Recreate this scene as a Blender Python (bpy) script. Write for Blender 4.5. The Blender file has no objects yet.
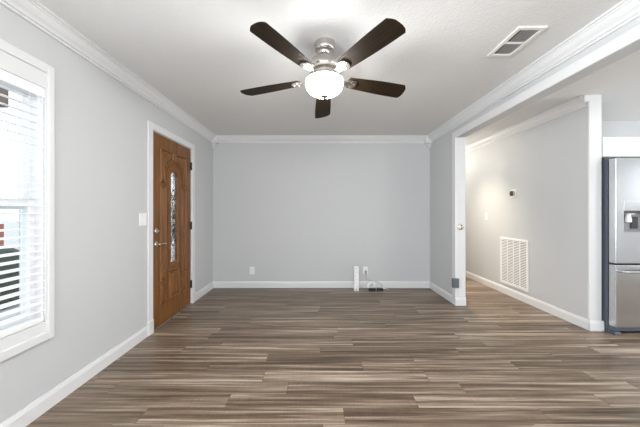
import bpy, bmesh, math, random
from mathutils import Vector, Matrix
random.seed(4)
PI = math.pi
sc = bpy.context.scene
C = sc.collection

# ---------------------------------------------------------------- camera
H, CEIL, D = 1.232, 2.44, 4.69           # eye height, ceiling, back wall distance
XL, XR = -1.684, 1.828                   # left wall, right partition
F = 290.0                                # focal length in pixels at 640 wide
cam_d = bpy.data.cameras.new('camera')
cam = bpy.data.objects.new('camera', cam_d); C.objects.link(cam)
cam.location = (0, 0, H); cam.rotation_euler = (PI/2, 0, 0)
cam_d.sensor_width = 36; cam_d.lens = F/640*36
cam_d.shift_x = 3.0/640; cam_d.shift_y = -2.0/640
cam_d.clip_start = 0.05
sc.camera = cam

# ---------------------------------------------------------------- light
W = bpy.data.worlds.new('world'); sc.world = W; W.use_nodes = True
bg = W.node_tree.nodes['Background']
bg.inputs[0].default_value = (0.86, 0.93, 1.0, 1); bg.inputs[1].default_value = 1.7
def area(name, loc, rot, sx, sy, watts, col=(1, 1, 1)):
    d = bpy.data.lights.new(name, 'AREA'); d.shape = 'RECTANGLE'; d.size = sx; d.size_y = sy
    d.energy = watts; d.color = col
    o = bpy.data.objects.new(name, d); C.objects.link(o); o.location = loc; o.rotation_euler = rot
    return o
# unseen dining window, plus added fill lights at invented openings behind and beside
area('added_rear_fill', (0.3, -2.55, 1.35), (PI/2+math.radians(62), 0, 0), 3.0, 1.9, 108, (0.97, 0.985, 1.0))  # added fill, tilted up to brighten the ceiling; opening is invented
area('dining_window_daylight', (5.98, 0.62, 1.72), (PI/2+math.radians(8), 0, PI/2), 0.85, 0.75, 1.2, (0.98, 0.99, 1.0))
area('added_dining_fill', (5.97, -1.75, 1.12), (PI/2+math.radians(6), 0, PI/2), 1.3, 1.9, 55, (0.98, 0.99, 1.0))  # added fill for the left wall and low trim; no door known here
area('added_side_fill', (5.97, 1.85, 1.12), (PI/2+math.radians(6), 0, PI/2), 1.1, 1.9, 55, (0.98, 0.99, 1.0))  # added fill reaching the far left wall through an invented opening
area('added_kitchen_fill', (4.3, 1.5, CEIL-.02), (0, 0, 0), 1.1, .6, 20, (1.0, 0.97, 0.93))  # added fill for the kitchen side, no fixture known
area('added_left_fill', (XL-0.30, -1.1, 1.4), (PI/2+math.radians(35), 0, -PI/2), 1.0, 1.3, 260, (0.90, 0.95, 1.0))  # added fill for ceiling and partition, not the visible left window
def pt(name, loc, watts, col, r):
    d = bpy.data.lights.new(name, 'POINT'); d.energy = watts; d.color = col; d.shadow_soft_size = r
    o = bpy.data.objects.new(name, d); C.objects.link(o); o.location = loc
pt('hall_ceiling_lamp', (2.20, 5.70, 2.2), 15, (1.0, 0.93, 0.85), 0.09)
dl_ = area('added_hall_floor_fill', (2.08, 4.75, CEIL-.02), (0, 0, 0), .4, .4, 20, (1.0, 0.87, 0.70)); dl_.data.shape = 'DISK'; dl_.data.spread = math.radians(95)  # extra light added to brighten the hall floor
FAN_EMIT = 108.0
sc.view_settings.view_transform = 'Standard'
sc.view_settings.look = 'None'
sc.view_settings.gamma = 1.0
sc.view_settings.use_curve_mapping = False
sc.view_settings.exposure = 0.23
sc.cycles.use_denoising = True
sc.cycles.max_bounces = 10
sc.cycles.diffuse_bounces = 6

# ---------------------------------------------------------------- materials
def mat(name, col, rough=0.5, metal=0.0, bump=None, spec=0.5, emit=None, coat=0.0):
    m = bpy.data.materials.new(name); m.use_nodes = True
    nt = m.node_tree; b = nt.nodes['Principled BSDF']
    b.inputs['Base Color'].default_value = (*col, 1); b.inputs['Roughness'].default_value = rough
    b.inputs['Metallic'].default_value = metal; b.inputs['Specular IOR Level'].default_value = spec
    b.inputs['Coat Weight'].default_value = coat
    if emit:
        b.inputs['Emission Color'].default_value = (*emit[0], 1); b.inputs['Emission Strength'].default_value = emit[1]
    if bump:
        sc_, st, dist, det = bump
        tc = nt.nodes.new('ShaderNodeTexCoord'); n = nt.nodes.new('ShaderNodeTexNoise')
        n.inputs['Scale'].default_value = sc_; n.inputs['Detail'].default_value = det
        bp = nt.nodes.new('ShaderNodeBump'); bp.inputs['Strength'].default_value = st; bp.inputs['Distance'].default_value = dist
        nt.links.new(tc.outputs['Object'], n.inputs['Vector'])
        nt.links.new(n.outputs[0], bp.inputs['Height']); nt.links.new(bp.outputs[0], b.inputs['Normal'])
    return m

class NT:                                # tiny node helper
    def __init__(s, m): s.nt = m.node_tree
    def n(s, t, **k):
        x = s.nt.nodes.new(t)
        for a, v in k.items(): setattr(x, a, v)
        return x
    def put(s, sock, v):
        if hasattr(v, 'is_output') or isinstance(v, bpy.types.NodeSocket): s.nt.links.new(v, sock)
        else: sock.default_value = v
    def m(s, op, a, b=0.0, c=None):
        x = s.n('ShaderNodeMath', operation=op); s.put(x.inputs[0], a); s.put(x.inputs[1], b)
        if c is not None: s.put(x.inputs[2], c)
        return x.outputs[0]
    def xyz(s, a, b, c):
        x = s.n('ShaderNodeCombineXYZ'); s.put(x.inputs[0], a); s.put(x.inputs[1], b); s.put(x.inputs[2], c); return x.outputs[0]
    def noise(s, v, scale, det=3, rough=0.5, dist=0.0):
        x = s.n('ShaderNodeTexNoise'); s.put(x.inputs['Vector'], v); x.inputs['Scale'].default_value = scale
        x.inputs['Detail'].default_value = det; x.inputs['Roughness'].default_value = rough; x.inputs['Distortion'].default_value = dist
        return x.outputs[0]
    def white(s, v):
        x = s.n('ShaderNodeTexWhiteNoise', noise_dimensions='3D'); s.put(x.inputs['Vector'], v); return x.outputs['Value']
    def ramp(s, f, stops):
        x = s.n('ShaderNodeValToRGB'); e = x.color_ramp.elements
        while len(e) < len(stops): e.new(0.5)
        for el, (p, c) in zip(e, stops): el.position = p; el.color = (*c, 1)
        s.put(x.inputs[0], f); return x.outputs[0]
    def mix(s, f, a, b, mode='MIX'):
        x = s.n('ShaderNodeMix', data_type='RGBA', blend_type=mode)
        s.put(x.inputs[0], f); s.put(x.inputs[6], a); s.put(x.inputs[7], b); return x.outputs[2]

def floor_mat():
    m = mat('wood_plank_floor', (0.2, 0.15, 0.1), 0.34); q = NT(m); b = m.node_tree.nodes['Principled BSDF']
    tc = q.n('ShaderNodeTexCoord'); sp = q.n('ShaderNodeSeparateXYZ'); q.put(sp.inputs[0], tc.outputs['Object'])
    x, y = sp.outputs[0], sp.outputs[1]
    PW, PL = 0.14, 1.22
    row_f = q.m('DIVIDE', y, PW); row = q.m('FLOOR', row_f)
    off = q.m('MULTIPLY', q.white(q.xyz(row, 3.3, 0.0)), PL)
    col_f = q.m('DIVIDE', q.m('ADD', x, off), PL); col = q.m('FLOOR', col_f)
    rnd = q.white(q.xyz(row, col, 1.0)); rnd2 = q.white(q.xyz(row, col, 7.0))
    gx = q.m('ADD', q.m('MULTIPLY', x, 1.0), q.m('MULTIPLY', rnd, 37.0))
    gz = q.m('MULTIPLY', rnd2, 11.0)
    broad = q.noise(q.xyz(q.m('MULTIPLY', gx, 0.9), q.m('MULTIPLY', y, 30.0), gz), 1.0, 3, 0.55, 0.25)
    fine = q.noise(q.xyz(q.m('MULTIPLY', gx, 3.0), q.m('MULTIPLY', y, 95.0), gz), 1.0, 4, 0.6)
    saw = q.noise(q.xyz(q.m('MULTIPLY', gx, 120.0), q.m('MULTIPLY', y, 6.0), gz), 1.0, 2, 0.5)
    f = q.m('ADD', q.m('MULTIPLY', q.m('SUBTRACT', broad, 0.5), 1.55), 0.5)
    f = q.m('ADD', f, q.m('MULTIPLY', q.m('SUBTRACT', fine, 0.5), 0.62))
    f = q.m('ADD', f, q.m('MULTIPLY', q.m('SUBTRACT', saw, 0.5), 0.10))
    f = q.m('ADD', f, q.m('MULTIPLY', q.m('SUBTRACT', rnd, 0.5), 0.20))
    c = q.ramp(f, [(0.12, (0.052, 0.034, 0.021)), (0.40, (0.128, 0.089, 0.058)), (0.60, (0.220, 0.164, 0.117)), (0.86, (0.42, 0.345, 0.275))])
    # seams
    fy = q.m('FRACT', row_f); fx = q.m('FRACT', col_f)
    ey = q.m('MINIMUM', fy, q.m('SUBTRACT', 1.0, fy)); ex = q.m('MINIMUM', fx, q.m('SUBTRACT', 1.0, fx))
    sy = q.m('LESS_THAN', ey, 0.011); sx = q.m('LESS_THAN', ex, 0.0014)
    seam = q.m('MAXIMUM', sy, sx)
    c = q.mix(q.m('MULTIPLY', seam, 0.55), c, (0.05, 0.035, 0.025, 1))
    q.put(b.inputs['Base Color'], c)
    q.put(b.inputs['Roughness'], q.m('ADD', 0.28, q.m('MULTIPLY', fine, 0.16)))
    bp = q.n('ShaderNodeBump'); bp.inputs['Strength'].default_value = 0.12; bp.inputs['Distance'].default_value = 0.003
    q.put(bp.inputs['Height'], q.m('SUBTRACT', fine, seam)); q.put(b.inputs['Normal'], bp.outputs[0])
    return m

def wood_mat(name, dark, light, axis, rough=0.4, scale=1.0, coat=0.0):
    m = mat(name, light, rough, coat=coat); q = NT(m); b = m.node_tree.nodes['Principled BSDF']
    tc = q.n('ShaderNodeTexCoord'); mp = q.n('ShaderNodeMapping')
    s = [38*scale]*3; s[axis] = 2.2*scale; mp.inputs['Scale'].default_value = s
    q.put(mp.inputs[0], tc.outputs['Object'])
    g = q.noise(mp.outputs[0], 1.0, 4, 0.6, 0.6)
    q.put(b.inputs['Base Color'], q.ramp(g, [(0.3, dark), (0.68, light)]))
    bp = q.n('ShaderNodeBump'); bp.inputs['Strength'].default_value = 0.15; bp.inputs['Distance'].default_value = 0.002
    q.put(bp.inputs['Height'], g); q.put(b.inputs['Normal'], bp.outputs[0])
    return m

def brushed(name, col, rough, axis):
    m = mat(name, col, rough, 1.0); q = NT(m); b = m.node_tree.nodes['Principled BSDF']
    tc = q.n('ShaderNodeTexCoord'); mp = q.n('ShaderNodeMapping')
    s = [420]*3; s[axis] = 5; mp.inputs['Scale'].default_value = s
    q.put(mp.inputs[0], tc.outputs['Object'])
    g = q.noise(mp.outputs[0], 1.0, 2, 0.5)
    q.put(b.inputs['Roughness'], q.m('ADD', rough-0.06, q.m('MULTIPLY', g, 0.12)))
    bp = q.n('ShaderNodeBump'); bp.inputs['Strength'].default_value = 0.02; bp.inputs['Distance'].default_value = 0.001
    q.put(bp.inputs['Height'], g); q.put(b.inputs['Normal'], bp.outputs[0])
    return m

def glass(name, rough=0.0, bump=None):
    m = bpy.data.materials.new(name); m.use_nodes = True; q = NT(m); nt = m.node_tree
    nt.nodes.remove(nt.nodes['Principled BSDF']); out = nt.nodes['Material Output']
    tr = q.n('ShaderNodeBsdfTransparent'); tr.inputs[0].default_value = (0.95, 0.97, 0.98, 1)
    gl = q.n('ShaderNodeBsdfGlossy'); gl.inputs['Roughness'].default_value = rough
    lw = q.n('ShaderNodeLayerWeight'); lw.inputs[0].default_value = 0.5
    fac = q.m('ADD', 0.035, q.m('MULTIPLY', q.m('POWER', lw.outputs['Facing'], 4.0), 0.55))
    mx = q.n('ShaderNodeMixShader')
    nt.links.new(fac, mx.inputs[0]); nt.links.new(tr.outputs[0], mx.inputs[1]); nt.links.new(gl.outputs[0], mx.inputs[2])
    nt.links.new(mx.outputs[0], out.inputs[0])
    return m

M = dict(
    wall=mat('grey_wall_paint', (0.55, 0.56, 0.565), 0.55, bump=(190, 0.08, 0.002, 2), spec=0.3),
    ceil=mat('textured_ceiling_paint', (0.76, 0.765, 0.76), 0.85, bump=(62, 0.35, 0.012, 3), spec=0.2),
    trim=mat('white_trim_paint', (0.70, 0.705, 0.71), 0.35, bump=(40, 0.02, 0.001, 1)),
    plate=mat('white_plate_plastic', (0.82, 0.82, 0.81), 0.3, bump=(60, 0.01, 0.001, 1)),
    cream=mat('warm_white_metal', (0.80, 0.79, 0.77), 0.4, bump=(60, 0.02, 0.001, 1)),
    floor=floor_mat(),
    oak=wood_mat('stained_oak', (0.105, 0.040, 0.009), (0.245, 0.104, 0.026), 2, 0.45),
    blade=wood_mat('dark_walnut_blade', (0.011, 0.0065, 0.003), (0.026, 0.016, 0.008), 0, 0.55),
    nickel=brushed('brushed_nickel', (0.62, 0.58, 0.54), 0.26, 2),
    pewter=mat('dull_dark_nickel', (0.22, 0.20, 0.18), 0.5, 0.8, bump=(80, 0.02, 0.001, 1)),
    steel=brushed('stainless_steel', (0.53, 0.54, 0.55), 0.20, 2),
    steel_dark=mat('dark_grey_case_enamel', (0.085, 0.10, 0.125), 0.4, bump=(120, 0.05, 0.001, 1)),
    black=mat('black_plastic', (0.012, 0.012, 0.013), 0.35, bump=(80, 0.02, 0.001, 1)),
    dark=mat('dark_void', (0.004, 0.004, 0.004), 0.9, bump=(80, 0.02, 0.001, 1), spec=0.05),
    grey=mat('slate_grey_plastic', (0.105, 0.125, 0.14), 0.45, bump=(80, 0.02, 0.001, 1)),
    midgrey=mat('grey_plastic', (0.22, 0.23, 0.24), 0.35, bump=(80, 0.02, 0.001, 1)),
    cord=mat('pale_grey_cord', (0.36, 0.36, 0.36), 0.45, bump=(80, 0.02, 0.001, 1)),
    bowl=mat('frosted_lamp_glass', (0.95, 0.93, 0.9), 0.4, emit=((1.0, 0.97, 0.93), FAN_EMIT), bump=(20, 0.01, 0.001, 1)),
    blind=mat('white_blind_slat', (0.86, 0.87, 0.88), 0.4, bump=(60, 0.02, 0.001, 1)),
    vinyl=mat('white_window_vinyl', (0.84, 0.85, 0.86), 0.35, bump=(60, 0.02, 0.001, 1)),
    glass=glass('window_glass'),
    lead=mat('dark_leading', (0.03, 0.03, 0.032), 0.4, 0.6, bump=(90, 0.05, 0.001, 1)),
    cut=mat('bevelled_glass', (0.95, 0.96, 0.97), 0.06, bump=(55, 0.6, 0.01, 1)),
    lawn=mat('pale_concrete', (0.52, 0.52, 0.50), 0.9, bump=(30, 0.3, 0.01, 3)),
    siding=mat('pale_siding', (0.75, 0.74, 0.72), 0.7, bump=(12, 0.1, 0.01, 2)),
    eave=mat('brown_eave', (0.13, 0.09, 0.06), 0.7, bump=(12, 0.1, 0.01, 2)),
    brick=mat('red_brick', (0.33, 0.10, 0.07), 0.8, bump=(25, 0.4, 0.01, 3)),
    leaf=mat('dark_hedge_leaf', (0.025, 0.04, 0.02), 0.8, bump=(40, 0.6, 0.03, 3)),
)
M['blade'].node_tree.nodes['Principled BSDF'].inputs['Specular IOR Level'].default_value = 0.12
M['oak'].node_tree.nodes['Principled BSDF'].inputs['Specular IOR Level'].default_value = 0.35
M['floor'].node_tree.nodes['Principled BSDF'].inputs['Specular IOR Level'].default_value = 0.4
M['cut'].node_tree.nodes['Principled BSDF'].inputs['Transmission Weight'].default_value = 0.97
M['blind'].node_tree.nodes['Principled BSDF'].inputs['Subsurface Weight'].default_value = 0.0

# ---------------------------------------------------------------- mesh helpers
class MB:
    def __init__(s): s.bm = bmesh.new(); s.bevels = None
    def box(s, x0, x1, y0, y1, z0, z1, mtx=None):
        v = [s.bm.verts.new(p) for p in ((x0,y0,z0),(x1,y0,z0),(x1,y1,z0),(x0,y1,z0),(x0,y0,z1),(x1,y0,z1),(x1,y1,z1),(x0,y1,z1))]
        for f in ((0,3,2,1),(4,5,6,7),(0,1,5,4),(1,2,6,5),(2,3,7,6),(3,0,4,7)): s.bm.faces.new([v[i] for i in f])
        if mtx is not None:
            for a in v: a.co = mtx @ a.co
        return s
    def prism(s, pts, dvec):             # closed polygon extruded by a vector
        dv = Vector(dvec)
        a = [s.bm.verts.new(p) for p in pts]; b = [s.bm.verts.new(Vector(p)+dv) for p in pts]
        n = len(pts)
        s.bm.faces.new(a[::-1]); s.bm.faces.new(b)
        for i in range(n): s.bm.faces.new((a[i], a[(i+1) % n], b[(i+1) % n], b[i]))
        return s
    def profile(s, prof, p0, p1, out):   # (out from wall, up) profile run from p0 to p1
        p0, p1, o = Vector(p0), Vector(p1), Vector(out)
        return s.prism([p0+o*u+Vector((0, 0, v)) for u, v in prof], p1-p0)
    def lathe(s, prof, c, seg=40, mtx=None, cap=True):   # (r, z) about a vertical axis at c
        rings = []
        for r, z in prof:
            ring = [Vector((c[0]+r*math.cos(2*PI*k/seg), c[1]+r*math.sin(2*PI*k/seg), c[2]+z)) for k in range(seg)]
            if mtx is not None: ring = [mtx @ p for p in ring]
            rings.append([s.bm.verts.new(p) for p in ring])
        for a, b in zip(rings, rings[1:]):
            for k in range(seg): s.bm.faces.new((a[k], a[(k+1) % seg], b[(k+1) % seg], b[k]))
        if cap:
            s.bm.faces.new(rings[0][::-1]); s.bm.faces.new(rings[-1])
        return s
    def disc(s, p, axis, prof, seg=28):  # lathe about any axis: (r, distance along axis)
        q = Vector((0, 0, 1)).rotation_difference(Vector(axis)).to_matrix().to_4x4()
        return s.lathe(prof, (0, 0, 0), seg, Matrix.Translation(p) @ q)
    def tube(s, pts, r, seg=8, closed=False):
        pts = [Vector(p) for p in pts]; n = len(pts); rings = []
        prev = None
        for i, p in enumerate(pts):
            t = (pts[(i+1) % n]-pts[i-1]) if closed else (pts[min(i+1, n-1)]-pts[max(i-1, 0)])
            t.normalize()
            if prev is None:
                u = t.orthogonal().normalized()
            else:
                u = (prev - t*prev.dot(t)); u = u.normalized() if u.length > 1e-6 else t.orthogonal().normalized()
            prev = u; w = t.cross(u)
            rr = r[i] if isinstance(r, (list, tuple)) else r
            rings.append([s.bm.verts.new(p+(u*math.cos(2*PI*k/seg)+w*math.sin(2*PI*k/seg))*rr) for k in range(seg)])
        m = n if closed else n-1
        for i in range(m):
            a, b = rings[i], rings[(i+1) % n]
            for k in range(seg): s.bm.faces.new((a[k], a[(k+1) % seg], b[(k+1) % seg], b[k]))
        if not closed:
            s.bm.faces.new(rings[0][::-1]); s.bm.faces.new(rings[-1])
        return s
    def build(s, name, m, parent=None, loc=None, bevel=0.0, smooth=False, seg=2):
        bm = s.bm
        bmesh.ops.recalc_face_normals(bm, faces=bm.faces)
        base = Vector(loc) if loc is not None else Vector((0, 0, 0))
        root = parent
        while root is not None and root.parent is not None: root = root.parent
        if root is not None: base = Vector(root.location)
        bmesh.ops.translate(bm, verts=bm.verts, vec=-base)
        me = bpy.data.meshes.new(name); bm.to_mesh(me); bm.free(); me.materials.append(m)
        o = bpy.data.objects.new(name, me); C.objects.link(o)
        if parent is not None: o.parent = parent
        elif loc is not None: o.location = base
        if smooth:
            for p in me.polygons: p.use_smooth = True
            me.set_sharp_from_angle(angle=math.radians(38))
        if bevel:
            b = o.modifiers.new('bevel', 'BEVEL'); b.width = bevel; b.segments = seg; b.limit_method = 'ANGLE'
            b.angle_limit = math.radians(40)
        return o

def spline(pts, n=10):
    P = [Vector(p) for p in pts]; out = []
    for i in range(len(P)-1):
        a, b, c, d = P[max(i-1, 0)], P[i], P[i+1], P[min(i+2, len(P)-1)]
        for k in range(n):
            t = k/n
            out.append(0.5*((2*b)+(c-a)*t+(2*a-5*b+4*c-d)*t*t+(3*b-a-3*c+d)*t**3))
    out.append(P[-1]); return out

def tag(o, label=None, cat=None, group=None, kind=None):
    if label: o['label'] = label
    if cat: o['category'] = cat
    if group: o['group'] = group
    if kind: o['kind'] = kind
    return o
def thing(name, loc, label, cat, group=None, kind=None):
    o = bpy.data.objects.new(name, None); C.objects.link(o); o.location = loc; o.empty_display_size = 0.05
    return tag(o, label, cat, group, kind)
def struct(o, label, cat): return tag(o, label, cat, kind='structure')
def cut(o, cutter_mb):                   # carve a hole, keep only the result
    c = cutter_mb.build('carver', M['dark'])
    if o.parent is not None:
        c.data.transform(Matrix.Translation(-Vector(o.parent.location)))
    md = o.modifiers.new('hole', 'BOOLEAN'); md.object = c; md.operation = 'DIFFERENCE'; md.solver = 'EXACT'
    par = o.parent; o.parent = None; loc = o.location.copy(); o.location = (0, 0, 0)
    bpy.context.view_layer.update()
    me = bpy.data.meshes.new_from_object(o.evaluated_get(bpy.context.evaluated_depsgraph_get()))
    o.modifiers.clear(); o.data = me; o.parent = par; o.location = loc
    cm = c.data; bpy.data.objects.remove(c); bpy.data.meshes.remove(cm)
    return o

# ---------------------------------------------------------------- room shell
XH0, XH1 = 2.828, 2.941                  # hall wall and its end post
YJ = 3.81                                # partition end (jamb)
YREAR, XFAR, YHALL, YKIT, YPOST = -2.6, 6.0, 7.0, 3.87, 3.0
WT = 0.15
struct(MB().box(XL-WT, XFAR+WT, YREAR-WT, YHALL+WT, -0.12, 0).build('floor', M['floor']),
       'brown and grey wood-look plank floor running through room, hall and kitchen', 'floor')
struct(MB().box(XL-WT, XFAR+WT, YREAR-WT, YHALL+WT, CEIL, CEIL+0.12).build('ceiling', M['ceil']),
       'white textured ceiling over the living room, hall and kitchen', 'ceiling')

def wall_boxes(mb, axis, a0, a1, t0, t1, holes):
    """wall along axis ('x' or 'y') from a0 to a1, thickness t0..t1, holes (b0,b1,z0,z1)"""
    def bx(p, q, z0, z1):
        if q-p < 1e-4 or z1-z0 < 1e-4: return
        mb.box(p, q, t0, t1, z0, z1) if axis == 'x' else mb.box(t0, t1, p, q, z0, z1)
    cur = a0
    for b0, b1, z0, z1 in sorted(holes):
        bx(cur, b0, 0, CEIL); bx(b0, b1, 0, z0); bx(b0, b1, z1, CEIL); cur = b1
    bx(cur, a1, 0, CEIL)
    return mb
WIN = (0.86, 1.785, 0.555, 1.99)         # window opening (y0, y1, z0, z1)
DOOR = (2.945, 3.890, 0.0, 2.075)        # door opening
struct(wall_boxes(MB(), 'y', YREAR, D+WT, XL-WT, XL, [WIN, DOOR, (-1.6, -0.6, 0.75, 2.05)]).build('wall_left', M['wall']),  # rearmost hole is an unseen opening added for the left fill
       'light grey painted wall on the left with window and wooden door', 'wall')
struct(wall_boxes(MB(), 'x', XL, XR, D, D+WT, []).build('wall_back', M['wall']),
       'plain light grey painted wall at the far end of the room', 'wall')
struct(MB().box(XR, XR+0.11, YJ+0.012, YHALL, 0, CEIL).build('wall_right', M['wall']),
       'short grey partition wall between living room and hall', 'wall')
struct(MB().box(XR, XR+0.11, YREAR, YJ+0.012, 2.205, CEIL).build('wall_header', M['wall']),
       'grey header beam over the wide opening on the right', 'wall')
struct(MB().box(XH0, XH1, YPOST+0.012, YHALL, 0, CEIL).build('wall_hall', M['wall']),
       'light grey hall wall carrying the thermostat and return grille', 'wall')
struct(MB().box(XR, XH1, YHALL, YHALL+WT, 0, CEIL).build('wall_hall_end', M['wall']), 'grey wall closing the end of the hall', 'wall')
struct(MB().box(XH1, XFAR, YKIT, YKIT+WT, 0, CEIL).build('wall_kitchen', M['wall']), 'grey kitchen wall behind the refrigerator', 'wall')
struct(wall_boxes(MB(), 'y', YREAR, YKIT, XFAR, XFAR+WT, [(0.2, 1.05, 1.34, 2.1), (-2.4, -1.1, 0.1, 2.1), (1.3, 2.4, 0.1, 2.1)]).build('wall_dining', M['wall']), 'grey wall on the dining side with a window and two added light openings', 'wall')
struct(wall_boxes(MB(), 'x', XL, XFAR, YREAR-WT, YREAR, [(-1.2, 1.8, 0.4, 2.3)]).build('wall_rear', M['wall']), 'grey wall behind the viewpoint with a wide opening added for light', 'wall')

# crown moulding
CR = [(0, 0), (.082, 0), (.082, -.014), (.071, -.015), (.070, -.026), (.063, -.029), (.058, -.042), (.046, -.058), (.032, -.070), (.026, -.080), (.026, -.088), (.015, -.090), (.014, -.104), (0, -.104)]
z = CEIL
def crown(name, p0, p1, out, label): struct(MB().profile(CR, p0, p1, out).build(name, M['trim']), label, 'crown moulding')
crown('trim_1', (XL, YREAR, z), (XL, D, z), (1, 0, 0), 'white crown moulding along the top of the left wall')
crown('trim_2', (XL, D, z), (XR, D, z), (0, -1, 0), 'white crown moulding along the top of the back wall')
crown('trim_3', (XR, YREAR, z), (XR, D, z), (-1, 0, 0), 'white crown moulding above the opening on the right')
crown('trim_4', (XH0, YPOST+.03, z), (XH0, YHALL, z), (-1, 0, 0), 'white crown moulding along the top of the hall wall')
for n, x, s, lab in (('trim_5', XL, 1, 'white crown corner block in the back left ceiling corner'),
                     ('trim_6', XR, -1, 'white crown corner block in the back right ceiling corner')):
    mb = MB(); e = .098
    mb.box(min(x, x+s*e), max(x, x+s*e), D-e, D, CEIL-.115, CEIL)
    e = .062; mb.box(min(x, x+s*e), max(x, x+s*e), D-e, D, CEIL-.15, CEIL-.115)
    e = .045; mb.box(min(x, x+s*e), max(x, x+s*e), D-e, D, CEIL-.19, CEIL-.15)
    struct(mb.build(n, M['trim'], bevel=.006), lab, 'corner block')
struct(MB().box(XH0-.06, XH0-.0, YPOST-.0, YPOST+.035, CEIL-.07, CEIL).build('trim_7', M['trim'], bevel=.008),
       'small white crown end block at the hall post', 'corner block')

# baseboards
BB = [(0, 0), (.016, 0), (.016, .078), (.012, .090), (.008, .103), (0, .103)]
def base(name, p0, p1, out, label): struct(MB().profile(BB, p0, p1, out).build(name, M['trim']), label, 'baseboard')
struct(MB().profile(BB, (XL, YREAR, 0), (XL, 2.865, 0), (1, 0, 0)).build('baseboard_left', M['trim']), 'white baseboard under the window on the left wall', 'baseboard')
base('baseboard_left_far', (XL, 3.965, 0), (XL, D, 0), (1, 0, 0), 'short white baseboard on the left wall beyond the door')
base('baseboard_back', (XL, D, 0), (XR, D, 0), (0, -1, 0), 'white baseboard along the back wall')
base('baseboard_right', (XR, YJ+.03, 0), (XR, D, 0), (-1, 0, 0), 'white baseboard along the short right partition wall')
base('baseboard_hall', (XH0, YPOST-.004, 0), (XH0, YHALL, 0), (-1, 0, 0), 'long white baseboard along the hall wall')
base('baseboard_hall_post', (XH0-.016, YPOST, 0), (XH1+.016, YPOST, 0), (0, -1, 0), 'white baseboard wrapped round the foot of the hall wall end')
base('baseboard_partition_end', (XR-.016, YJ-.002, 0), (XR+.122, YJ-.002, 0), (0, -1, 0), 'white baseboard at the foot of the partition end')

# cased opening on the right
struct(MB().box(XR-.014, XR, YREAR, YJ+.085, 2.205, 2.285).box(XR-.014, XR, YJ, YJ+.085, 0, 2.205).build('trim_8', M['trim'], bevel=.003),
       'flat white casing on the living room side of the wide opening', 'casing')
struct(MB().box(XR-.004, XR+.114, YJ-.002, YJ+.012, 0, 2.205).box(XR+.03, XR+.05, YJ-.006, YJ-.002, .11, 2.2).build('trim_9', M['trim'], bevel=.002),
       'white jamb board on the end of the partition wall', 'jamb')
struct(MB().box(XR+.11, XR+.124, YREAR, YJ+.085, 2.205, 2.285).box(XR+.11, XR+.124, YJ, YJ+.085, 0, 2.205).build('trim_10', M['trim'], bevel=.003),
       'flat white casing on the hall side of the wide opening', 'casing')
struct(MB().box(XH0-.002, XH1+.002, YPOST-.002, YPOST+.012, 0, CEIL).box(XH0-.012, XH0, YPOST-.002, YPOST+.02, .11, CEIL).build('trim_11', M['trim'], bevel=.003),
       'white board facing the end of the hall wall beside the refrigerator', 'casing')

# ---------------------------------------------------------------- window on the left wall
win = thing('window_1', (XL, 1.32, .555), 'white framed double hung window on the left wall behind blinds', 'window', kind='structure')
y0, y1, z0, z1 = WIN
mb = MB(); t = .012                                    # flat inner casing band
mb.box(XL, XL+t, y0-.052, y0, .445, 2.135).box(XL, XL+t, y1, y1+.052, .445, 2.135)
mb.box(XL, XL+t, y0, y1, z1, 2.135).box(XL, XL+t, y0, y1, .445, z0)
mb.build('casing', M['trim'], win, bevel=.002)
mb = MB()                                              # raised outer band
for a in ((y0-.055, y0-.012, .44, 2.14), (y1+.008, y1+.05, .44, 2.14)): mb.box(XL, XL+.026, *a)
mb.box(XL, XL+.026, y0-.012, y1+.008, 2.085, 2.14).box(XL, XL+.026, y0-.012, y1+.008, .44, .492)
mb.build('back_band', M['trim'], win, bevel=.005)
mb = MB(); xo = XL-WT+.02                              # jamb lining and sill
mb.box(xo, XL, y0, y0+.012, z0, z1).box(xo, XL, y1-.012, y1, z0, z1).box(xo, XL, y0, y1, z1-.012, z1).box(xo, XL, y0, y1, z0, z0+.012)
mb.build('jamb_lining', M['vinyl'], win)
def sash(xa, xb, za, zb, nm):
    s = .042; m_ = MB(); ya, yb = y0+.012, y1-.012
    m_.box(xa, xb, ya, ya+s, za, zb).box(xa, xb, yb-s, yb, za, zb).box(xa, xb, ya+s, yb-s, za, za+s).box(xa, xb, ya+s, yb-s, zb-s, zb)
    o = m_.build(nm, M['vinyl'], win, bevel=.003)
    g = MB(); xm = (xa+xb)/2
    g.box(xm-.002, xm+.002, ya+s, yb-s, za+s, zb-s); g.build('pane', M['glass'], o)
    mu = MB(); yc = yb-s-.075
    for yc in (ya+s+.28, ya+s+.56): mu.box(xm+.003, xm+.012, yc-.008, yc+.008, za+s, zb-s)
    mu.build('muntin', M['vinyl'], o)
zm = 1.275
sash(XL-.105, XL-.072, zm-.03, z1-.012, 'sash')
sash(XL-.070, XL-.038, z0+.012, zm+.03, 'sash')

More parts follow.
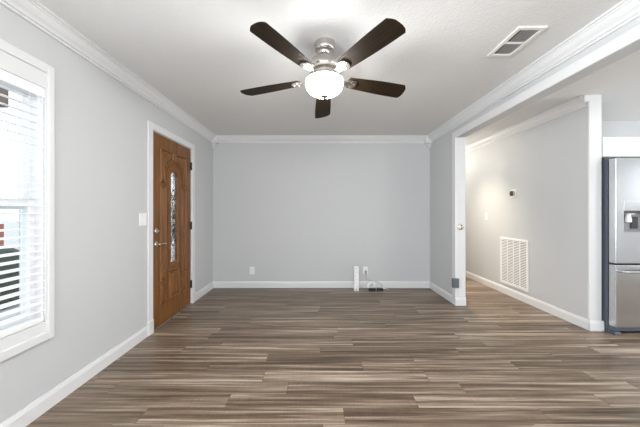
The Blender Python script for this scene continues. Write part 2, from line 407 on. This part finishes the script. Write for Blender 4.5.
# venetian blind
bl = thing('window_blind', (XL+.0, 1.32, z1), 'white horizontal slat blind hanging in the left window', 'blind')
xb0, xb1 = XL-.036, XL+.014
MB().box(xb0, xb1, y0+.004, y1-.004, z1-.062, z1-.003).build('headrail', M['blind'], bl, bevel=.004)
MB().box(xb0+.002, xb1-.002, y0+.006, y1-.006, z0+.004, z0+.034).build('bottom_rail', M['blind'], bl, bevel=.005)
zz = z1-.085; k = 0
slat_me = None
while zz > z0+.05:
    if slat_me is None:
        m_ = MB(); ang = math.radians(-9)
        xc = (xb0+xb1)/2; pr = []
        n = 8
        for i in range(n+1):
            u = -0.0245+0.049*i/n; pr.append((u, .0022*(1-(u/.0245)**2)))
        pr2 = pr+[(u, v-.0026) for u, v in reversed(pr)]
        ca, sa = math.cos(ang), math.sin(ang)
        m_.prism([(xc+u*ca-v*sa, y0+.006, zz+u*sa+v*ca) for u, v in pr2], (0, (y1-y0)-.012, 0))
        o = m_.build('slat', M['blind'], bl); slat_me = o; z_first = zz
    else:
        o = slat_me.copy(); C.objects.link(o); o.parent = bl; o.location = (0, 0, zz-z_first)
    zz -= .0455
for yc in (y0+.10, (y0+y1)/2, y1-.10, y1-.36):
    mb = MB()
    for xx in (xb0+.001, xb1-.001): mb.tube([(xx, yc, z1-.06), (xx, yc, z0+.03)], .0011, 5)
    mb.build('ladder_cord', M['blind'], bl)
mb = MB(); yc = y1-.045
mb.tube([(xb1+.003, yc, z1-.05), (xb1+.004, yc, 1.43)], .0013, 5).tube([(xb1+.003, yc-.012, z1-.05), (xb1+.004, yc-.010, 1.40)], .0013, 5)
lc = mb.build('lift_cord', M['blind'], bl)
mb = MB(); mb.lathe([(.002, .03), (.005, .025), (.007, .004), (.006, 0)], (xb1+.006, yc, 1.405), 12).lathe([(.002, .03), (.005, .025), (.007, .004), (.006, 0)], (xb1+.006, yc-.012, 1.375), 12)
mb.build('tassel', M['cream'], lc, smooth=True)

# ---------------------------------------------------------------- front door
dr = thing('door_1', (XL, 3.418, 0), 'brown stained oak front door with arched leaded glass in the left wall', 'door', kind='structure')
DY0, DY1, DZ0, DZ1 = 2.963, 3.873, .045, 2.055
YC = 3.418
XD = XL-.004
mb = MB()                                              # casing, plinths
mb.box(XL, XL+.018, DOOR[0]-.075, DOOR[0]+.008, 0, 2.135).box(XL, XL+.018, DOOR[1]-.008, DOOR[1]+.07, 0, 2.135).box(XL, XL+.018, DOOR[0]+.008, DOOR[1]-.008, 2.066, 2.135)
mb.build('casing', M['trim'], dr, bevel=.004)
for a, b in ((DOOR[0]-.082, DOOR[0]+.006), (DOOR[1]-.006, DOOR[1]+.077)):
    MB().box(XL, XL+.026, a, b, 0, .135).build('plinth_block', M['trim'], dr, bevel=.004)
MB().box(XL-.14, XL, DOOR[0], DOOR[0]+.015, 0, 2.06).box(XL-.14, XL, DOOR[1]-.015, DOOR[1], 0, 2.06).box(XL-.14, XL, DOOR[0], DOOR[1], 2.06, 2.075).build('jamb', M['trim'], dr)
MB().box(XL-.15, XL+.012, DOOR[0]+.008, DOOR[1]-.008, 0, .012).box(XL-.14, XL-.05, DOOR[0]+.015, DOOR[1]-.015, .012, .02).build('threshold', M['nickel'], dr, bevel=.004)
MB().box(XL-.046, XL-.006, DOOR[0]+.016, DOOR[1]-.016, .014, .045).build('door_sweep', M['oak'], dr)
slab = MB().box(XD-.045, XD, DY0, DY1, DZ0, DZ1).build('door_leaf', M['oak'], dr)
GZ0, GZA, GR = .647, 1.615, .088                       # glass bottom, arch centre height, half width
def arch(r, zb, n=24, extra=0.0):                      # outline in (y, z): up the right, over, down the left
    return [(YC-r, zb)]+[(YC+r, zb)]+[(YC+r*math.cos(PI*k/n), GZA+r*math.sin(PI*k/n)) for k in range(n+1)]
cut(slab, MB().prism([(XD-.08, y, zz) for y, zz in arch(GR, GZ0)], (.16, 0, 0)))
slab.data.materials.clear(); slab.data.materials.append(M['oak'])
def panel(outline, name='raised_panel', steps=((.007, .016), (.010, -.0155), (.028, .014))):
    bm = bmesh.new(); X = XD+.0006
    vs = [bm.verts.new((X, y, zz)) for y, zz in outline]
    f = bm.faces.new(vs); f.normal_update()
    if f.normal.x < 0: f.normal_flip()
    for th, dp in steps: bmesh.ops.inset_region(bm, faces=[f], thickness=th, depth=dp, use_even_offset=True, use_boundary=True)
    m_ = MB(); m_.bm.free(); m_.bm = bm
    # close the back
    base = Vector(dr.location)
    bmesh.ops.translate(bm, verts=bm.verts, vec=-base)
    me = bpy.data.meshes.new(name); bm.to_mesh(me); bm.free(); me.materials.append(M['oak'])
    o = bpy.data.objects.new(name, me); C.objects.link(o); o.parent = dr
    return o
RA = .205
for s in (-1, 1):
    pts = [(YC+s*.305, 1.915), (YC+s*.022, 1.915)]
    a0 = math.acos(.022/RA); a1 = math.asin((1.545-GZA)/RA)
    for k in range(15):
        a = a0+(a1-a0)*k/14; pts.append((YC+s*RA*math.cos(a), GZA+RA*math.sin(a)))
    pts.append((YC+s*.305, 1.545))
    panel(pts)
    panel([(YC+s*.305, .475), (YC+s*.305, 1.515), (YC+s*.190, 1.515), (YC+s*.190, .475)])
    panel([(YC+s*.305, .235), (YC+s*.305, .445), (YC+s*.180, .445), (YC+s*.180, .235)], steps=((.007, .016), (.010, -.0155), (.022, .014)))
panel([(YC-.125, .235), (YC-.125, .545), (YC+.125, .545), (YC+.125, .235)])
# moulded wood frame round the glass
def ring(r0, zb0, r1, zb1, xa, xb, nm, m_):
    A, B = arch(r0, zb0), arch(r1, zb1); n = len(A); mb = MB()
    va = [[mb.bm.verts.new((x, y, zz)) for y, zz in P] for x, P in ((xa, A), (xb, A), (xb, B), (xa, B))]
    for i in range(n):
        j = (i+1) % n
        for q in range(4): mb.bm.faces.new((va[q][i], va[q][j], va[(q+1) % 4][j], va[(q+1) % 4][i]))
    return mb.build(nm, m_, dr, bevel=.005)
ring(GR-.002, GZ0, GR+.034, GZ0-.036, XD-.004, XD+.009, 'glass_frame', M['oak'])
ring(.160, .578, .172, .566, XD-.002, XD+.008, 'glass_frame_moulding', M['oak'])
gl = MB().prism([(XD-.016, y, zz) for y, zz in arch(GR, GZ0)], (.006, 0, 0)).build('glass_pane', M['cut'], dr)
tag(gl, 'bevelled leaded glass pane')
mb = MB(); xg = XD-.008; rr = .0027                    # leading
def ln(pts, r=rr): mb.tube([(xg, YC+a, b) for a, b in pts], r, 5)
w = .052
ln([(-w, .665), (-w, 1.615)]); ln([(w, .665), (w, 1.615)])
ln([(w*math.cos(PI*k/12), 1.615+w*math.sin(PI*k/12)) for k in range(13)])
ln([(-.08, .70), (.08, .70)]); ln([(0, 1.667), (0, 1.46)]); ln([(0, .66), (0, .86)])
for zc, hh, ww in ((1.17, .075, .036), (1.00, .085, .040), (1.335, .06, .03)):
    ln([(0, zc-hh), (ww, zc), (0, zc+hh), (-ww, zc), (0, zc-hh)], .0045)
for zc in (1.08, 1.255, 1.41, .90):
    for s in (-1, 1):
        ln([(s*w*(.15+.85*abs(math.sin(PI*k/10))), zc-.075+.15*k/10) for k in range(11)])
        ln([(s*(.030+.016*math.cos(2*PI*k/14)), zc+.020*math.sin(2*PI*k/14)) for k in range(15)], .004)
ln([(-.08, .86), (-w, .90), (0, .98), (w, .90), (.08, .86)]); ln([(-.08, 1.47), (0, 1.39), (.08, 1.47)])
led = mb.build('leading', M['lead'], gl)
mb = MB()
for zc, hh, ww in ((1.17, .035, .018), (1.00, .045, .022)):
    mb.prism([(xg, YC, zc-hh), (xg, YC+ww, zc), (xg, YC, zc+hh), (xg, YC-ww, zc)], (.004, 0, 0))
mb.build('dark_glass_jewel', M['lead'], gl)
# lock hardware and hinges
o = MB().disc((XD, 3.033, 1.028), (1, 0, 0), [(.032, 0), (.032, .008), (.026, .014), (.015, .016), (.013, .030), (.010, .032)]).build('deadbolt', M['nickel'], dr, smooth=True)
o = MB().disc((XD, 3.033, .888), (1, 0, 0), [(.033, 0), (.033, .008), (.026, .015), (.012, .018), (.012, .048), (.010, .052)]).build('lever_rose', M['nickel'], dr, smooth=True)
MB().tube(spline([(XD+.045, 3.030, .888), (XD+.052, 3.055, .892), (XD+.052, 3.10, .890), (XD+.050, 3.15, .884)], 5), [.010]*6+[.008]*9+[.006], 10).build('lever', M['nickel'], o, smooth=True)
for zh in (1.834, 1.042, .262):
    mb = MB(); mb.disc((XL+.006, 3.879, zh-.05), (0, 0, 1), [(.008, 0), (.008, .1)], 12).box(XD, XD+.004, 3.855, 3.879, zh-.05, zh+.05)
    mb.disc((XL+.006, 3.879, zh+.05), (0, 0, 1), [(.006, 0), (.004, .008)], 12)
    mb.build('hinge', M['lead'], dr, smooth=True)

# ---------------------------------------------------------------- ceiling fan
FX, FY = .056, 2.08
fan = thing('ceiling_fan', (FX, FY, CEIL), 'brushed nickel ceiling fan with five dark wood blades and lit glass bowl', 'ceiling fan')
PIV = Vector((FX, FY, 2.36))
TILT = Matrix.Translation(PIV+Vector((-.006, 0, 0))) @ Matrix.Rotation(math.radians(-0.6), 4, 'Y') @ Matrix.Rotation(math.radians(-5.4), 4, 'X') @ Matrix.Translation(-PIV)
MB().lathe([(.072, 0), (.073, -.010), (.073, -.046), (.069, -.056), (.060, -.062), (.030, -.064)], (FX, FY, CEIL-.0005), 48).build('canopy', M['nickel'], fan, smooth=True)
MB().lathe([(.043, .012), (.043, -.008), (.036, -.018), (.022, -.022), (.0125, -.024), (.0125, -.06)], (FX, FY, 2.375), 36, TILT).build('downrod', M['nickel'], fan, smooth=True)
BZ = 2.172                                            # blade plane at the axis
MB().lathe([(.020, 2.342), (.046, 2.338), (.070, 2.325), (.095, 2.300), (.108, 2.270), (.110, 2.245), (.104, 2.236), (.104, 2.222), (.085, 2.214), (.085, 2.190), (.060, 2.182)],
           (FX, FY, 0), 48, TILT).build('motor_housing', M['nickel'], fan, smooth=True)
MB().lathe([(.085, 2.180), (.098, 2.176), (.128, 2.168), (.134, 2.160), (.134, 2.150), (.118, 2.150)], (FX, FY, 0), 48, TILT).build('light_fitter', M['nickel'], fan, smooth=True)
prof = [(.122, 2.146)]
for k in range(0, 16):
    a = PI/2*k/16; prof.append((.1315*math.cos(a)**.88, 2.134-.080*math.sin(a)**.95))
prof.append((.004, 2.054))
bowl = MB().lathe(prof, (FX, FY, 0), 48, TILT).build('lamp_bowl', M['bowl'], fan, smooth=True)
MB().lathe([(.014, 2.056), (.026, 2.047), (.026, 2.042), (.015, 2.036), (.008, 2.029), (.002, 2.027)], (FX, FY, 0), 24, TILT).build('finial', M['pewter'], bowl, smooth=True)
def blade_outline():
    r0, r1 = .185, .656; pts = []
    def half(u): return .052+.022*math.sin(min(1, u*1.15)*PI/2)
    n = 16
    lo = [(r0+(r1-r0)*i/n*.93, -half(i/n)) for i in range(n+1)]
    hi = [(r0+(r1-r0)*i/n*.965, half(i/n)*.93) for i in range(n+1)]
    tip = [(r1-.014, -.052), (r1-.004, -.034), (r1, -.010), (r1+.002, .020), (r1-.001, .044), (r1-.008, .058)]
    return [(r0-.012, .02), (r0-.012, -.02)]+lo+tip+hi[::-1]
for k in range(5):
    az = math.radians(90.3+72*k)
    loc = TILT @ Matrix.Translation((FX, FY, BZ)) @ Matrix.Rotation(az, 4, 'Z') @ Matrix.Rotation(math.radians(-11), 4, 'X')
    mb = MB(); mb.prism([loc @ Vector((r, w_, .0)) for r, w_ in blade_outline()], (loc.to_3x3() @ Vector((0, 0, .007))))
    # keep the wood grain along the blade: mesh kept in its own frame
    o = mb.build('blade', M['blade'], fan, bevel=.002)
    o.data.transform((Matrix.Translation(-Vector(fan.location)) @ loc).inverted()); o.matrix_local = Matrix.Translation(-Vector(fan.location)) @ loc
    mb = MB()                                          # blade iron, in the blade's own frame
    arm = [(.085, .022), (.130, .016), (.165, .020), (.200, .040), (.232, .038), (.246, .018), (.250, 0)]
    out = [(a, -b) for a, b in arm]+[(a, b) for a, b in arm[::-1][1:]]
    mb.prism([(a, b, -.007) for a, b in out], (0, 0, .006))
    for px_, py_ in ((.205, .022), (.205, -.022), (.232, 0)): mb.disc((px_, py_, -.006), (0, 0, -1), [(.007, 0), (.006, .003), (.002, .004)], 10)
    bm = mb.bm; bmesh.ops.recalc_face_normals(bm, faces=bm.faces); me = bpy.data.meshes.new('blade_iron'); bm.to_mesh(me); bm.free(); me.materials.append(M['nickel'])
    ir = bpy.data.objects.new('blade_iron', me); C.objects.link(ir); ir.parent = o

# ---------------------------------------------------------------- ceiling register
v = thing('ceiling_vent', (1.405, 2.06, CEIL), 'white ceiling register with two rows of dark slots near the crown moulding', 'vent')
gx0, gx1, gy0, gy1, gm = 1.342, 1.472, 1.915, 2.215, 2.067
zt, zb = CEIL-.0004, CEIL-.012
mb = MB().box(1.312, gx0, 1.885, 2.245, zb, zt).box(gx1, 1.502, 1.885, 2.245, zb, zt).box(gx0, gx1, 1.885, gy0, zb, zt).box(gx0, gx1, gy1, 2.245, zb, zt).box(gx0, gx1, gm-.008, gm+.008, zb, zt)
mb.build('frame', M['cream'], v, bevel=.003)
MB().box(gx0, gx1, gy0, gy1, CEIL-.003, CEIL-.0005).build('duct_shade_sheet', M['dark'], v)  # near-black sheet painted in for the shade inside an uncut duct
mb = MB()
for a, b in ((gy0, gm-.008), (gm+.008, gy1)):
    for k in range(1, 6):
        xx = gx0+(gx1-gx0)*k/6
        mb.box(xx-.0028, xx+.0028, a, b, zb+.001, zb+.0018)
mb.build('louvre', M['cream'], v)

# ---------------------------------------------------------------- hall wall fittings
g = thing('return_air_grille', (XH0, 4.17, .14), 'large white louvred return air grille low on the hall wall', 'vent')
ya, yb, za, zb = 3.872, 4.462, .150, .845
mb = MB(); x0, x1 = XH0-.012, XH0-.0005
f_ = .032
mb.box(x0, x1, ya, ya+f_, za, zb).box(x0, x1, yb-f_, yb, za, zb).box(x0, x1, ya+f_, yb-f_, za, za+f_).box(x0, x1, ya+f_, yb-f_, zb-f_, zb)
mb.build('frame', M['plate'], g, bevel=.003)
mb = MB()
for k in (1, 2, 3):
    yc = ya+f_+(yb-ya-2*f_)*k/4; mb.box(x0+.002, x1, yc-.007, yc+.007, za+f_, zb-f_)
mb.build('mullion', M['plate'], g)
MB().box(x1-.0015, x1, ya+f_, yb-f_, za+f_, zb-f_).build('duct_shade_sheet', M['midgrey'], g)  # grey sheet whose colour stands in for shade behind the louvres
mb = MB(); n = 28
for k in range(n):
    zc = za+f_+(zb-za-2*f_)*(k+.5)/n
    mb.prism([(x0+.002, ya+f_, zc-.0045), (x0+.0035, ya+f_, zc-.0045), (x1-.0016, ya+f_, zc+.004), (x1-.003, ya+f_, zc+.004)], (0, yb-ya-2*f_, 0))
mb.build('louvre', M['plate'], g)

th = thing('thermostat', (XH0, 4.17, 1.49), 'round black thermostat with steel ring on a white plate on the hall wall', 'thermostat')
P = (XH0, 4.17, 1.49)
MB().box(XH0-.005, XH0-.0003, 4.17-.058, 4.17+.058, 1.49-.058, 1.49+.058).build('wall_plate', M['plate'], th, bevel=.004)
MB().disc((XH0-.005, 4.17, 1.49), (-1, 0, 0), [(.036, 0), (.041, .004), (.041, .024), (.038, .028)], 40).build('ring', M['nickel'], th, smooth=True)
MB().disc((XH0-.033, 4.17, 1.49), (-1, 0, 0), [(.0375, 0), (.036, .002), (.005, .0035)], 40).build('display', M['black'], th, smooth=True)

def wall_plate_thing(name, c, nrm, w, h, kind, label, cat, group=None):
    """plate on a wall: c centre on the wall, nrm the wall's outward direction"""
    o = thing(name, c, label, cat, group)
    nrm = Vector(nrm); side = Vector((0, 0, 1)).cross(nrm); R = Matrix(((side.x, nrm.x, 0), (side.y, nrm.y, 0), (side.z, nrm.z, 1))).to_4x4()
    T = Matrix.Translation(c) @ R
    def b(*a, **k): return MB().box(*a, mtx=T)
    b(-w/2, w/2, .0003, .006, -h/2, h/2).build('cover_plate', M['plate'], o, bevel=.003)
    if kind == 'rocker2':
        for s in (-1, 1): b(s*.023-.016, s*.023+.016, .005, .010, -.033, .033).build('rocker', M['plate'], o, bevel=.002)
    elif kind == 'toggle':
        b(-.016, .016, .005, .009, -.033, .033).build('rocker', M['plate'], o, bevel=.002)
    else:
        for s in (-1, 1):
            r_ = b(-.017, .017, .005, .0085, s*.0195-.014, s*.0195+.014).build('receptacle', M['plate'], o, bevel=.003)
            q = MB()
            for sx in (-1, 1): q.box(sx*.006-.0012, sx*.006+.0012, .0084, .0089, s*.0195-.003, s*.0195+.006, mtx=T)
            q.box(-.002, .002, .0084, .0089, s*.0195-.010, s*.0195-.006, mtx=T)
            q.build('slot', M['dark'], r_)
    return o
wall_plate_thing('light_switch', (XL, 2.80, 1.157), (1, 0, 0), .116, .122, 'rocker2', 'white double light switch plate on the left wall beside the front door', 'light switch')
wall_plate_thing('light_switch', (XH0, 4.84, 1.150), (-1, 0, 0), .075, .122, 'toggle', 'single white light switch plate far along the hall wall', 'light switch')
wall_plate_thing('wall_outlet', (-1.050, D, .278), (0, -1, 0), .078, .122, 'outlet', 'white wall outlet low on the back wall with nothing plugged in', 'outlet')
wall_plate_thing('wall_outlet', (.783, D, .282), (0, -1, 0), .078, .122, 'outlet', 'white wall outlet on the back wall with a cord plugged in', 'outlet')

# fittings on the partition end
o = thing('strike_plate', (XR+.068, YJ-.006, 1.03), 'small round metal latch plate with two dark holes on the white jamb', 'latch')
cx, cz = XR+.055, 1.030
MB().disc((cx, YJ-.006, cz), (0, -1, 0), [(.042, 0), (.042, .004), (.036, .008), (.026, .008), (.024, .005), (.005, .005)], 32).build('plate', M['nickel'], o, smooth=True)
for dz in (-.016, .016): MB().disc((cx+.010, YJ-.010, cz+dz), (0, -1, 0), [(.010, 0), (.010, .003), (.003, .0035)], 16).build('socket', M['lead'], o, smooth=True)
o = thing('outlet_box', (XR-.012, YJ-.006, .235), 'dark grey box low on the white end of the partition wall', 'box')
MB().box(XR-.062, XR+.018, YJ-.050, YJ-.0025, .238, .358).build('housing', M['grey'], o, bevel=.006)
MB().box(XR-.054, XR+.010, YJ-.054, YJ-.049, .247, .349).build('lid', M['grey'], o, bevel=.004)

# ---------------------------------------------------------------- power strip and cords
ps = thing('power_strip', (.655, 4.46, 0), 'white power strip standing upright on the floor near the back wall', 'power strip')
p_bot, p_top = Vector((.606, 4.458, .004)), Vector((.606, 4.470, .388))
ax = (p_top-p_bot).normalized(); sd = Vector((1, 0, 0)); nr = sd.cross(ax)*1.0
if nr.y > 0: nr = -nr
T = Matrix((( sd.x, nr.x, ax.x, p_bot.x), (sd.y, nr.y, ax.y, p_bot.y), (sd.z, nr.z, ax.z, p_bot.z), (0, 0, 0, 1)))
L = (p_top-p_bot).length
MB().box(-.037, .037, -.020, .016, 0.007, L, mtx=T).build('body', M['plate'], ps, bevel=.005)
MB().box(-.014, .014, -.012, .010, -.006, .008, mtx=T).build('cord_grip', M['midgrey'], ps, bevel=.003)
for k in range(6):
    zc = .075+k*.055
    r_ = MB().box(-.019, .019, .015, .0175, zc-.018, zc+.018, mtx=T).build('receptacle', M['plate'], ps, bevel=.003)
    q = MB()
    for sx in (-1, 1): q.box(sx*.006-.0012, sx*.006+.0012, .0174, .0178, zc-.002, zc+.007, mtx=T)
    q.build('slot', M['dark'], r_)
MB().box(-.011, .011, .015, .020, .018, .040, mtx=T).build('switch', M['midgrey'], ps, bevel=.002)
cord = MB().tube(spline([(.618, 4.458, .006), (.66, 4.49, .006), (.74, 4.52, .006), (.86, 4.56, .008), (.98, 4.585, .012), (1.04, 4.615, .045), (1.01, 4.64, .08),
                         (.93, 4.645, .115), (.84, 4.643, .135), (.795, 4.645, .16), (.785, 4.650, .235)], 8), .0045, 8).build('cord', M['cord'], ps, smooth=True)
MB().box(.770, .800, 4.642, D-.0088, .230, .282).build('plug', M['cord'], cord, bevel=.005)
def adapter(x, y, w, lab):
    o = thing('power_adapter', (x, y, 0), lab, 'adapter', None)
    MB().box(x-w/2, x+w/2, y-.03, y+.03, .0005, .042).build('body', M['black'], o, bevel=.010)
    mb = MB().box(x-.012, x+.012, y+.029, y+.034, .006, .022)
    for s in (-1, 1): mb.box(x+s*.006-.001, x+s*.006+.001, y+.033, y+.049, .010, .018)
    mb.build('prong', M['nickel'], o)
adapter(.852, 4.505, .105, 'left black power adapter on the floor under the white cord coil')
adapter(.977, 4.510, .100, 'right black power adapter on the floor beneath the outlet cord')
pts = []
for k in range(110):
    a = 2*PI*k/20; rr = .044+.010*math.sin(k*.9)
    pts.append((.858+rr*1.15*math.cos(a), 4.575+.30*rr*math.sin(a)+.006*math.cos(k*.7), .068+rr*math.sin(a+.35)*1.05))
tag(MB().tube(spline(pts, 2), .0055, 7).build('cord_coil', M['plate'], loc=(.858, 4.575, 0), smooth=True),
    'bundled coil of white cord standing behind the left black adapter', 'cord')
tag(MB().tube(spline([(1.05, 4.62, .005), (1.075, 4.59, .006), (1.03, 4.57, .03), (.96, 4.575, .042), (.93, 4.595, .03), (.95, 4.625, .006), (1.02, 4.64, .006), (1.09, 4.615, .006), (1.12, 4.57, .006)], 8), .0042, 7)
    .build('loose_cord', M['plate'], loc=(1.0, 4.59, 0), smooth=True), 'loose loop of thin white cord behind the right black adapter', 'cord')

# ---------------------------------------------------------------- refrigerator
fr = thing('refrigerator', (3.415, 3.3, 0), 'stainless steel french door refrigerator with water dispenser beside the hall wall', 'refrigerator')
fx0, fx1, fyf = 2.962, 3.872, 2.876
yd = fyf+.072
MB().box(fx0+.004, fx1-.004, yd+.012, 3.80, .035, 1.755).build('case', M['steel_dark'], fr, bevel=.004)
MB().box(fx0+.008, fx1-.008, yd, yd+.012, .075, 1.75).build('door_gasket', M['black'], fr)
MB().box(fx0+.01, fx1-.01, yd+.0, yd+.03, .015, .072).build('kick_grille', M['steel_dark'], fr, bevel=.003)
for x in (fx0+.035, fx1-.035):
    MB().box(x-.03, x+.03, fyf+.01, yd+.06, .0005, .030).build('foot', M['steel_dark'], fr, bevel=.006)
    MB().box(x-.03, x+.03, fyf+.005, yd+.06, 1.756, 1.778).build('hinge_cover', M['grey'], fr, bevel=.006)
xc = (fx0+fx1)/2
dl = MB().box(fx0, xc-.003, fyf, yd, .715, 1.765).build('door', M['steel'], fr, bevel=.008, seg=3)
dx0, dx1 = 3.045, 3.335
cut(dl, MB().box(dx0, dx1, fyf-.05, fyf+.058, 1.028, 1.237))
dl.data.materials.clear(); dl.data.materials.append(M['steel'])
rs = MB().box(dx0+.0, dx1, fyf+.054, fyf+.0575, 1.03, 1.236).box(dx0, dx0+.003, fyf+.004, fyf+.056, 1.03, 1.236).box(dx1-.003, dx1, fyf+.004, fyf+.056, 1.03, 1.236).build('dispenser_recess', M['midgrey'], dl)
MB().box(dx0, dx1, fyf+.006, fyf+.056, 1.028, 1.036).build('drip_tray', M['midgrey'], dl, bevel=.002)
cp = MB().box(dx0, dx1, fyf-.003, fyf+.004, 1.240, 1.336).build('control_panel', M['steel'], dl, bevel=.002)
MB().box(dx0+.0, dx1, fyf-.001, fyf+.050, 1.212, 1.240).build('dispenser_hood', M['black'], dl, bevel=.003)
MB().box(dx0+.045, dx0+.115, fyf+.004, fyf+.045, 1.203, 1.213).build('dispenser_lamp_cover', M['plate'], dl, bevel=.002)
mb = MB().disc((dx0+.075, fyf+.032, 1.203), (0, 0, -1), [(.020, 0), (.020, .02), (.026, .045), (.026, .075), (.018, .080)], 20)
mb.build('nozzle', M['plate'], dl, smooth=True)
MB().box(dx0+.115, dx0+.185, fyf+.040, fyf+.050, 1.06, 1.18).build('dispenser_paddle', M['black'], dl, bevel=.004)
d2 = MB().box(xc+.003, fx1, fyf, yd, .715, 1.765).build('door', M['steel'], fr, bevel=.008, seg=3)
def handle(pts, par): MB().tube(spline(pts, 6), .011, 12).build('handle', M['steel'], par, smooth=True)
for xx, par in ((xc-.05, dl), (xc+.05, d2)):
    handle([(xx, fyf+.001, .80), (xx, fyf-.045, .825), (xx, fyf-.052, 1.0), (xx, fyf-.052, 1.5), (xx, fyf-.045, 1.66), (xx, fyf+.001, 1.685)], par)
dw = MB().box(fx0, fx1, fyf, yd, .079, .700).build('freezer_drawer', M['steel'], fr, bevel=.008, seg=3)
handle([(fx0+.03, fyf+.001, .640), (fx0+.045, fyf-.042, .640), (fx0+.15, fyf-.05, .640), (fx1-.15, fyf-.05, .640), (fx1-.045, fyf-.042, .640), (fx1-.03, fyf+.001, .640)], dw)
# cabinet above
cb = thing('wall_cabinet', (3.4, 3.4, 1.798), 'white cabinet mounted above the refrigerator', 'cabinet')
MB().box(XH1+.003, 3.90, 3.030, YKIT-.001, 1.798, 2.008).build('body', M['trim'], cb, bevel=.002)
for a, b in ((2.966, 3.415), (3.420, 3.87)):
    d_ = MB().box(a, b, 3.012, 3.029, 1.801, 2.005).build('door', M['trim'], cb, bevel=.002)
    MB().box(a, a+.055, 3.006, 3.0125, 1.801, 2.005).box(b-.055, b, 3.006, 3.0125, 1.801, 2.005).box(a+.055, b-.055, 3.006, 3.0125, 1.945, 2.005).box(a+.055, b-.055, 3.006, 3.0125, 1.801, 1.861).build('door_frame', M['trim'], d_, bevel=.002)

# ---------------------------------------------------------------- outside the window
tag(MB().box(-60, XL-WT-.02, -30, 60, -.75, -.55).build('ground', M['lawn']), 'pale concrete ground outside the window', 'ground', kind='structure')
hs = thing('neighbour_house', (-13, 11, -.55), 'pale house with brown eaves seen through the blinds', 'house')
MB().box(-17, -11.5, 7.0, 10.1, -.54, 5.0).build('wall', M['siding'], hs)
MB().prism([(-17.5, 6.6, 4.9), (-10.9, 6.6, 4.9), (-10.9, 10.25, 4.9), (-17.5, 10.25, 4.9)], (0, 0, 1.1)).build('roof', M['eave'], hs)
MB().box(-11.52, -11.44, 8.6, 9.9, 3.3, 4.3).build('window', M['dark'], hs)
MB().box(-11.5, -10.85, 7.0, 10.05, -.54, .8).build('brick_base', M['brick'], hs)
hd = MB()
for k in range(26):
    cx_, cy_ = -6.25+random.random()*.35, 4.9+random.random()*.6
    r_ = .25+.2*random.random()
    bmesh.ops.create_icosphere(hd.bm, subdivisions=2, radius=r_, matrix=Matrix.Translation((cx_, cy_, -.35+random.random()*.55)))
for v_ in hd.bm.verts: v_.co += Vector((random.uniform(-.05, .05), random.uniform(-.05, .05), random.uniform(-.05, .05)))
tag(hd.build('hedge', M['leaf'], loc=(-6, 5.2, -.55)), 'dark low hedge outside the window', 'hedge')
